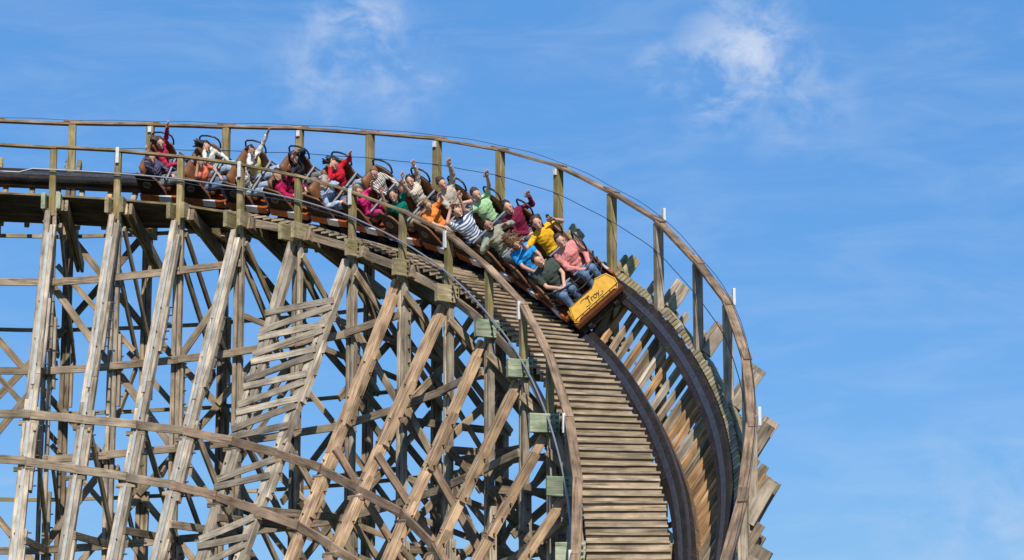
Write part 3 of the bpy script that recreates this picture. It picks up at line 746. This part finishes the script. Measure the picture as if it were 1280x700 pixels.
def person(i, side, sp):
    """sp: dict of look and pose; side -1 near seat, +1 far seat"""
    C, q = car_frame(i)
    lab = sp['label']
    sc = sp.get('sc', 1.0) * (1.09 if i > 6 else 1.0); lean = sp.get('lean', 0.0) + (.04 if i < 7 else 0); sway = sp.get('sway', 0.0)
    y0 = .275 * side
    root_loc = C + q @ V((0, y0, (.36 if i < 5 else .39) if i < 7 else .44))
    H = V((-.13, 0, .06))
    sk, shirt, pants, hair_bm = bmesh.new(), bmesh.new(), bmesh.new(), bmesh.new()
    fingers = []
    NB = V((-.24 + lean, sway, .06 + .52 * sc)); CH = H.lerp(NB, .62)
    bulk = sp.get('bulk', 1.0)
    # torso
    for bm, e_ in ((sk, 0), (shirt, .016)):
        ell(bm, H + V((.0, 0, .05)), ((.12 * bulk + e_) * sc, (.165 * bulk + e_) * sc, (.13 + e_) * sc))
        ell(bm, H.lerp(NB, .35), ((.105 * bulk + e_) * sc, (.145 * bulk + e_) * sc, (.17 + e_) * sc))
        ell(bm, CH + V((.01, 0, .02)), ((.108 * bulk + e_) * sc, (.17 * bulk + e_) * sc, (.17 + e_) * sc))
        cap(bm, NB + V((0, -.15, -.06)) * sc, NB + V((0, .15, -.06)) * sc, (.066 + e_) * sc, (.066 + e_) * sc)
        cap(bm, NB + V((0, -.05, -.01)) * sc, NB + V((0, .05, -.01)) * sc, (.052 + e_ * .6) * sc, (.052 + e_ * .6) * sc)
    # head
    yaw, pit, rol = sp.get('head', (-20, 0, 0))
    if i < 7: yaw -= 28; pit = pit * .35 + 10
    HR = (Matrix.Rotation(radians(yaw), 3, 'Z') @ Matrix.Rotation(radians(-pit), 3, 'Y') @ Matrix.Rotation(radians(rol), 3, 'X'))
    HC = NB + HR @ V((.035, 0, .11)) * sc + V((0, 0, .06)) * sc + V(sp.get('hoff', (0, 0, 0)))
    bsc = sc; sc = sc * 1.09
    hp = lambda x, y, z: HC + HR @ (V((x, y, z)) * sc)
    cap(sk, NB + V((0, 0, -.03)), hp(-.015, 0, -.06), .056 * sc, .052 * sc)
    ell(sk, HC, (.098 * sc, .076 * sc, .112 * sc), HR); ell(sk, hp(.028, 0, -.06), (.064 * sc, .056 * sc, .058 * sc), HR)
    cap(sk, hp(.092, 0, .012), hp(.112, 0, -.022), .012 * sc, .017 * sc)
    for s in (-1, 1): ell(sk, hp(-.005, .076 * s, -.01), (.022 * sc, .013 * sc, .033 * sc), HR)
    hsc = sc; sc = bsc
    # arms
    for s, key in ((-1, 'R'), (1, 'L')):
        tg, curl = sp['arms'][key], .5
        sh = NB + V((0, .175 * s * bulk, -.07)) * sc
        if tg == 'up': hd = sh + V((.10, .05 * s, .56)) * sc; hint = V((.2, s, -.2)); curl = .15
        elif tg == 'fwdup': hd = sh + V((.32, .03 * s, .36)) * sc; hint = V((.1, s, -.6)); curl = .2
        elif tg == 'out': hd = sh + V((.15, .33 * s, .30)) * sc; hint = V((0, s, -.8)); curl = .2
        elif tg == 'bar': hd = V((.24, .13 * s, .30)); hint = V((-.3, s, -.5)); curl = 1.4
        elif tg == 'lap': hd = V((.19, .05 * s, .27)); hint = V((-.4, s, -.4)); curl = 1.2
        elif tg == 'face': hd = hp(.14, .07 * s, .02); hint = V((.3, s, -.7)); curl = .3
        elif tg == 'head': hd = hp(-.0, .1 * s, .12); hint = V((.3, s, .1)); curl = .4
        else: hd = sh + V(tg) * sc; hint = V((.1, s, -.4)); curl = .2
        el, wr = ik(sh, hd, .275 * sc, .25 * sc, hint)
        cap(sk, sh, el, .05 * sc, .04 * sc); cap(sk, el, wr, .041 * sc, .029 * sc)
        fd = (wr - el).normalized()
        if tg in ('bar', 'lap'): fd = (fd + V((.35, -.5 * s, -.15))).normalized()
        add_hand(sk, fingers, wr, fd, V((.25, -s, .1)) if tg in ('bar', 'lap') else V((.15, s if abs(fd.y) < .8 else 0, .3 if abs(fd.z) < .8 else 0)) , curl, sc * (1.0 if curl > 1 else 1.15))
        slv = sp.get('sleeve', 'long')
        if isinstance(slv, dict): slv = slv[key]
        ex = .014
        cap(shirt, sh, sh.lerp(el, 1.0 if slv == 'long' else .62), (.056 + ex) * sc, (.042 + ex) * sc)
        if slv == 'long': cap(shirt, el, el.lerp(wr, .93), (.041 + ex) * sc, (.03 + ex) * sc)
    # legs
    for s in (-1, 1):
        hj = H + V((0, .085 * s, 0)); kn = V((.35 * sc, .11 * s, .235)) + V((random.uniform(-.02, .02), random.uniform(-.02, .02), random.uniform(-.01, .03)))
        an = V((.43, .10 * s, -.19)); toe = an + V((.13, .015 * s, -.035))
        for bm, e_ in ((sk, 0), (pants, .013)):
            short = sp.get('shorts', False) and bm is pants
            cap(bm, hj, kn, (.088 + e_) * sc, (.07 + e_) * sc)
            if not short: cap(bm, kn, kn.lerp(an, .95 if bm is pants else 1), (.06 + e_) * sc, (.043 + e_ * 1.6) * sc)
        ell(pants, H + V((0, 0, 0)), (.13 * sc * bulk, .17 * sc * bulk, .115 * sc)) if s > 0 else None
        cap(sk, an + V((-.03, 0, -.035)), toe, .04 * sc, .036 * sc)
    body = remesh(sk, (.0165 if i > 5 else .019) * max(sc, .85), 2)
    # fingers join the body mesh
    bm = bmesh.new(); bm.from_mesh(body)
    for pts_, r0, r1 in fingers:
        fm = tube_mesh(pts_, r0, 6, r1); bm.from_mesh(fm); JUNK.append(fm)
    bm.to_mesh(body); bm.free(); smooth(body)
    root = link('person', body, skin_mat(sp.get('skin', SK1)), None, root_loc, q)
    tag(root, lab, 'person', 'riders on the roller coaster')
    shm = remesh(shirt, .019)
    ruffle(shm, lambda c: noise.noise(V((c.x * 9 + i, c.y * 9 + side, c.z * 20))) * .017)
    link('shirt', shm, sp['shirt_mat'], root)
    link('trousers', remesh(pants, .02), sp['pants_mat'], root)
    if sp.get('vest'):
        bm = bmesh.new(); e_ = .026
        ell(bm, H.lerp(NB, .35), ((.105 * bulk + e_) * sc, (.145 * bulk + e_) * sc, (.17 + e_) * sc))
        ell(bm, CH + V((.01, 0, .02)), ((.108 * bulk + e_) * sc, (.165 * bulk + e_) * sc, (.16 + e_) * sc))
        link('vest', remesh(bm, .02), sp['vest'], root)
    # shoes
    bm = bmesh.new()
    for s in (-1, 1):
        an = V((.43, .10 * s, -.19)); cap(bm, an + V((-.035, 0, -.03)), an + V((.14, .015 * s, -.035)), .05 * sc, .044 * sc)
    me = bpy.data.meshes.new('shoes'); bm.to_mesh(me); bm.free(); link('shoes', smooth(me), cloth_mat((.08, .08, .09)), root)
    # hair
    sc = hsc
    hs = sp.get('hair', 'short'); hc = sp.get('hairc', (.035, .022, .015))
    rnd = random.Random(i * 7 + side)
    if hs != 'bald':
        bm = hair_bm
        ell(bm, hp(-.030, 0, .030), (.093 * sc, .084 * sc, .097 * sc), HR)
        if hs == 'short':
            for _ in range(9):
                ell(bm, hp(rnd.uniform(-.09, .035), rnd.uniform(-.05, .05), .105 + rnd.uniform(-.012, .008)), (.024, .022, .016), HR, 6)
        if hs in ('long', 'blown'):
            for _ in range(12 if hs == 'long' else 16):
                a = rnd.uniform(-1.5, 1.5); st = hp(-.06 * cos(a) - .02, .075 * sin(a), rnd.uniform(-.02, .09))
                if hs == 'long': en = hp(-.09 * cos(a) + rnd.uniform(-.02, .05), .1 * sin(a), -.22 + rnd.uniform(-.08, .05))
                else: en = st + V((-.13 + rnd.uniform(-.07, .05), rnd.uniform(-.05, .05), .02 + rnd.uniform(-.10, .07))) * sc
                mid = st.lerp(en, .5) + V((-.02, rnd.uniform(-.02, .02), rnd.uniform(-.01, .03)))
                cap(bm, st, mid, .036 * sc, .028 * sc, 6); cap(bm, mid, en, .028 * sc, .012 * sc, 6)
        if hs == 'curly':
            ell(bm, hp(-.05, 0, .06), (.13 * sc, .135 * sc, .13 * sc), HR)
            for _ in range(230):
                d = V((rnd.gauss(0, 1), rnd.gauss(0, 1), rnd.gauss(0, 1))).normalized()
                if d.x > .4 and d.z < .55: continue
                rr = rnd.uniform(.125, .19)
                ell(bm, hp(-.05 + d.x * rr * 1.2, d.y * rr, .06 + d.z * rr), (.019, .017, .017), HR, 6)
        if hs == 'beard': pass
        hm = remesh(bm, .013, 1)
        ruffle(hm, lambda c: noise.noise(c * 34) * .009 + noise.noise(c * 80) * .005)
        link('hair', hm, plain_hair(hc), root)
    else: hair_bm.free()
    if sp.get('beard'):
        bm = bmesh.new(); ell(bm, hp(.034, 0, -.078), (.066 * sc, .06 * sc, .048 * sc), HR); me = bpy.data.meshes.new('beard'); bm.to_mesh(me); bm.free(); link('beard', smooth(me), plain_hair(hc), root)
    # face
    dark = EYE
    for s in (-1, 1):
        bm = bmesh.new(); ell(bm, hp(.083, .031 * s, .014), (.010 * sc, .0105 * sc, .0055 * sc), HR, 8); me = bpy.data.meshes.new('eye'); bm.to_mesh(me); bm.free(); link('eye', smooth(me), dark, root)
        bm = bmesh.new(); ell(bm, hp(.086, .033 * s, .035), (.008 * sc, .015 * sc, .003 * sc), HR, 8); me = bpy.data.meshes.new('brow'); bm.to_mesh(me); bm.free(); link('eyebrow', smooth(me), plain_hair((.10, .05, .03)), root)
    bm = bmesh.new(); ell(bm, hp(.083, 0, -.062), (.015 * sc, .032 * sc, .014 * sc if not sp.get('open') else .023 * sc), HR, 10); me = bpy.data.meshes.new('mouth'); bm.to_mesh(me); bm.free(); link('mouth', smooth(me), MOUTH, root)
    bm = bmesh.new(); ell(bm, hp(.09, 0, -.056), (.011 * sc, .026 * sc, .008 * sc), HR, 8); me = bpy.data.meshes.new('teeth'); bm.to_mesh(me); bm.free(); link('teeth', smooth(me), TEETH, root)
    for ex in sp.get('extra', ()): ex(root, HC, HR, NB, sc)
    return root
EYE = plain('eye_brown', (.07, .04, .03), .4)
MOUTH = plain('mouth_dark_red', (.16, .035, .03), .5); TEETH = plain('teeth_white', (.75, .72, .66), .35)
_hair = {}
def plain_hair(c):
    if tuple(c) not in _hair: _hair[tuple(c)] = plain('hair_%d' % len(_hair), c, .55, 0, .45, 45)
    return _hair[tuple(c)]
SK1, SK2, SK3 = (.58, .325, .225), (.49, .27, .18), (.36, .20, .125)
DK, BR, LB, GY = (.02, .014, .012), (.06, .032, .018), (.2, .115, .05), (.3, .29, .28)
jean = cloth_mat((.11, .18, .29), 'denim'); dark = cloth_mat((.04, .045, .06)); ljean = cloth_mat((.28, .36, .45), 'denim'); khaki = cloth_mat((.33, .29, .2)); gry = cloth_mat((.2, .2, .2))
def sp(label, shirt, pants, arms, **kw):
    d = dict(label=label, shirt_mat=shirt, pants_mat=pants, arms={'R': arms[0], 'L': arms[1]}); d.update(kw); return d
c_ = cloth_mat
riders = {
 (0, 1): sp('woman in a crimson top in the rearmost car, one arm straight up', c_((.42, .02, .06)), jean, ('bar', (.16, .04, .55)), hair='blown', hairc=BR, head=(-35, -22, 0), lean=.05),
 (0, -1): sp('rider in a navy striped jacket in the rearmost car, hand raised by the face', c_(((.02, .025, .07), (.16, .14, .2)), 'stripefine'), gry, ((-.02, .0, .45), 'lap'), hair='short', hairc=BR, head=(-30, -20, 0), lean=.0),
 (1, 1): sp('dark-haired woman in a white blouse, hair blown back, beside the coral orange top', c_((.68, .64, .56)), ljean, ('face', 'bar'), hair='blown', hairc=DK, head=(-30, -30, 0), lean=.05),
 (1, -1): sp('rider in a coral orange top bending forward, bare forearm raised', c_((.80, .20, .10)), jean, ((.06, -.05, .34), 'bar'), sleeve={'R': 'short', 'L': 'short'}, hair='short', hairc=BR, head=(-30, -45, 0), lean=.10, skin=SK2, bulk=1.1),
 (2, 1): sp('dark-haired man in a yellow vest with one white sleeve stretched up', c_((.66, .66, .66)), ljean, ('face', (.26, .25, .44)), hair='short', hairc=DK, head=(-25, -12, 0), skin=SK3, lean=.06, vest=c_((.75, .64, .22))),
 (2, -1): sp('rider in a pale patterned shirt behind the white lamp strip, hands up to the face', c_(((.16, .13, .12), (.66, .63, .58)), 'print'), ljean, ('face', 'fwdup'), hair='short', hairc=BR, head=(-20, -30, 0), lean=.05),
 (3, 1): sp('woman with long dark hair and black sleeve holding her hand over her head', c_((.03, .028, .03)), gry, ('out', 'head'), hair='long', hairc=DK, head=(-30, -18, 0), skin=SK2, lean=.08),
 (3, -1): sp('dark-haired rider in a magenta red top leaning towards the inner side', c_((.40, .012, .075)), dark, ('bar', 'bar'), hair='long', hairc=DK, head=(-50, -15, 20), lean=.03, sway=-.05),
 (4, 1): sp('dark-haired rider in a bright red jacket with a hand held out before the face', c_((.55, .015, .03)), ljean, ('face', 'fwdup'), hair='blown', hairc=DK, head=(-30, -15, 0), lean=.04),
 (4, -1): sp('grey-haired rider in a pale denim jacket bowing over the lap bar', c_((.34, .41, .52), 'denim'), jean, ('bar', 'face'), hair='long', hairc=GY, head=(-30, -45, 0), lean=.13),
 (5, 1): sp('fair-haired boy in a black and white striped shirt looking down', c_(((.10, .09, .09), (.68, .63, .55)), 'stripefine'), dark, ('bar', 'bar'), hair='short', hairc=LB, head=(-35, -22, 0), lean=.04, sc=.92),
 (5, -1): sp('small child in a hot pink top and pink trousers throwing both arms up', c_((.60, .03, .16)), c_((.52, .04, .19)), ('up', 'fwdup'), hair='short', hairc=LB, head=(-25, 0, 0), sc=.82, sleeve='short'),
 (6, 1): sp('boy in a cream striped top with both arms straight up against the sky', c_(((.48, .38, .30), (.74, .66, .54)), 'stripefine'), dark, ('up', 'up'), hair='short', hairc=DK, head=(-15, -2, 0), sc=.92, open=True),
 (6, -1): sp('dark-haired rider in a teal green top with both arms up', c_((.0, .17, .125)), khaki, ((.0, -.08, .5), (.2, .0, .45)), hair='long', hairc=DK, head=(-25, 5, 0), skin=SK2, sleeve='short'),
 (7, 1): sp('man in a beige collared shirt with one sleeved arm raised beside the post', c_((.46, .40, .32)), dark, ('bar', (.15, .10, .54)), hair='short', hairc=BR, head=(-20, 2, 0), open=True),
 (7, -1): sp('boy in an orange t-shirt laughing with a hand on his brow', c_((.80, .24, .05)), khaki, ('bar', 'fwdup'), hair='short', hairc=LB, head=(-15, -14, 0), sc=.88, sleeve='short'),
 (8, 1): sp('brown-haired man in a pale green t-shirt with both arms up', c_((.38, .60, .30)), dark, ((.05, -.18, .42), (.2, .12, .50)), hair='short', hairc=BR, head=(-15, 2, 0), sleeve='short', open=True),
 (8, -1): sp('bearded man in a blue and white striped t-shirt with both hands behind his head', c_(((.09, .14, .27), (.72, .74, .76)), 'stripe'), dark, ('head', 'head'), hair='short', hairc=DK, head=(-15, 8, 0), beard=True, sleeve='short', bulk=1.12),
 (9, 1): sp('man in a maroon shirt with an open grey front, fist by his shoulder', c_((.17, .012, .04)), gry, ('lap', (.12, .25, .16)), hair='short', hairc=DK, head=(-10, 5, 0), beard=False, open=True),
 (9, -1): sp('bearded man in an open olive grey jacket with hands raised before his chest', c_((.30, .30, .22)), gry, ((.30, -.1, .12), (.33, .02, .2)), hair='short', hairc=DK, head=(-10, 8, 0), skin=SK3, beard=True),
 (10, 1): sp('woman with long dark hair in a yellow top, arms flung out', c_((.80, .42, .02)), dark, ((.2, -.3, .22), (.1, .12, .1)), hair='long', hairc=BR, head=(-12, 5, -8), sleeve='short', open=True),
 (10, -1): sp('girl with wild curly brown hair in a bright blue t-shirt', c_((.02, .28, .68)), jean, ('bar', 'bar'), hair='curly', hairc=(.14, .07, .032), head=(-5, 6, 12), sc=.95, skin=SK2, sleeve='short', open=True),
 (11, 1): sp('woman in a pink checked shirt in the front car, hands on the lap bar', c_(((.55, .15, .14), (.72, .33, .30)), 'check'), jean, ('lap', 'bar'), hair='short', hairc=BR, head=(-5, 4, -8), bulk=1.12),
 (11, -1): sp('short-haired man in a dark grey t-shirt in the front car, hands clasped on the bar', c_((.055, .07, .06)), jean, ('lap', 'lap'), hair='short', hairc=DK, head=(8, 0, 8), bulk=1.1, sleeve='short'),
}
ORD = ['rearmost car', 'second car from the rear', 'third car from the rear', 'fourth car from the rear', 'fifth car from the rear', 'sixth car from the rear', 'sixth car from the front', 'fifth car from the front', 'fourth car from the front', 'third car from the front', 'second car from the front', 'front car']
WHO = ['crimson top and a navy jacket', 'white blouse and a coral top', 'yellow vest and a pale patterned shirt', 'black sleeve and a magenta top', 'red jacket and a pale denim jacket', 'black and white stripes and hot pink', 'cream stripes and teal green', 'beige shirt and an orange t-shirt', 'pale green and blue and white stripes', 'maroon shirt and an olive jacket', 'yellow top and a bright blue t-shirt', 'pink checks and dark grey']
cars = []
for i in range(12):
    lab = ORD[i] + ', carrying riders in ' + WHO[i]
    if i == 11: lab = 'front car of the train with a yellow nose panel and black hoops'
    cars.append(car(i, lab))
for (i, s), d in riders.items(): person(i, s, d)
bpy.data.objects.remove(tmp)
bpy.data.batch_remove(JUNK)

# front car: nose, hoops and lettering
fc = cars[11]
nose = [(-.66, .13), (-.58, .07), (-.50, .11), (.48, .11), (.54, .07), (.63, .15), (.65, .28), (.57, .50), (.30, .58), (.12, .46), (-.54, .46)]
XN = .70
nose = [(y * .88 + .01, z * .84) for y, z in nose]
me = prism_mesh(nose, 'x', -.02, .02, .006)
nz = link('nose_panel', me, M['yellow'], fc, (XN, 0, .11), Quaternion((0, 1, 0), radians(-32)))
link('nose_cheek', prism_mesh([(-.14, .0), (.0, .0), (.0, .30)], 'y', -.02, .02, .004), M['yellow'], fc, (XN - .05, -.54, .21))
link('nose_base', box_mesh((XN - .05, 0, .12), (.16, 1.18, .11), .02), M['maroon'], fc)
link('nose_deck', box_mesh((XN - .2, 0, .22), (.3, 1.14, .05), .015), M['brown'], fc)
link('bogie', box_mesh((.5, 0, -.07), (.34, 1.12, .16), .03), M['chassis'], fc)
for y in (-.36, .3): link('bogie_pad', box_mesh((.69, y, -.07), (.07, .1, .11), .01), M['chassis'], fc)
edge = [(.022, y * .955, .02 + z * .93) for y, z in nose]
link('nose_trim', tube_mesh(edge + edge[:1], .005, 6), M['maroon'], nz)
bm = bmesh.new()
for y in (-.5, -.34, -.17, 0, .17, .34, .5): bmesh.ops.create_uvsphere(bm, u_segments=8, v_segments=5, radius=.011, matrix=Matrix.Translation((.024, y, .125)))
me = bpy.data.meshes.new('rivets'); bm.to_mesh(me); bm.free(); rv = link('rivet_row', me, M['bolt'], nz); rv['kind'] = 'stuff'
cu = bpy.data.curves.new('lettering', 'FONT'); cu.body = 'Troy'; cu.size = .17; cu.extrude = .004; cu.align_x = 'CENTER'; cu.align_y = 'CENTER'; cu.shear = .25; cu.space_character = .92
lo = bpy.data.objects.new('lettering_src', cu); col.objects.link(lo)
dg = bpy.context.evaluated_depsgraph_get(); me = bpy.data.meshes.new_from_object(lo.evaluated_get(dg)); bpy.data.objects.remove(lo)
me.materials.clear()
rot = Matrix(((0, 0, 1), (1, 0, 0), (0, 1, 0)))
for v in me.vertices: v.co = rot @ v.co
lt = link('lettering', me, M['ink'], nz, (.022, .01, .245))
def swash(pts): return link('lettering_swash', tube_mesh(pts, .006, 6), M['ink'], nz)
swash([(.024, -.24, .31), (.024, -.19, .335), (.024, -.10, .325), (.024, -.02, .322)])
swash([(.024, -.2, .185), (.024, -.15, .175), (.024, -.09, .18)])
swash([(.024, .14, .175), (.024, .2, .175), (.024, .24, .2), (.024, .22, .23)])
for (z, bul, r) in ((.80, .30, .02), (.64, .36, .017), (.50, .38, .014)):
    pts = [(.12 + bul * (1 - (y / .62) ** 2) ** .6 if abs(y) < .62 else .12, y, z - .06 * (1 - abs(y) / .62)) for y in [-.62 + 1.24 * j / 16 for j in range(17)]]
    link('front_hoop', tube_mesh(pts, r, 8), M['black'], fc)
for y in (-.3, -.1, .1, .3): link('hoop_upright', tube_mesh([(.12 + .31 * (1 - (y / .62) ** 2) ** .6, y, .74), (.44, y, .25)], .012, 6), M['black'], fc)
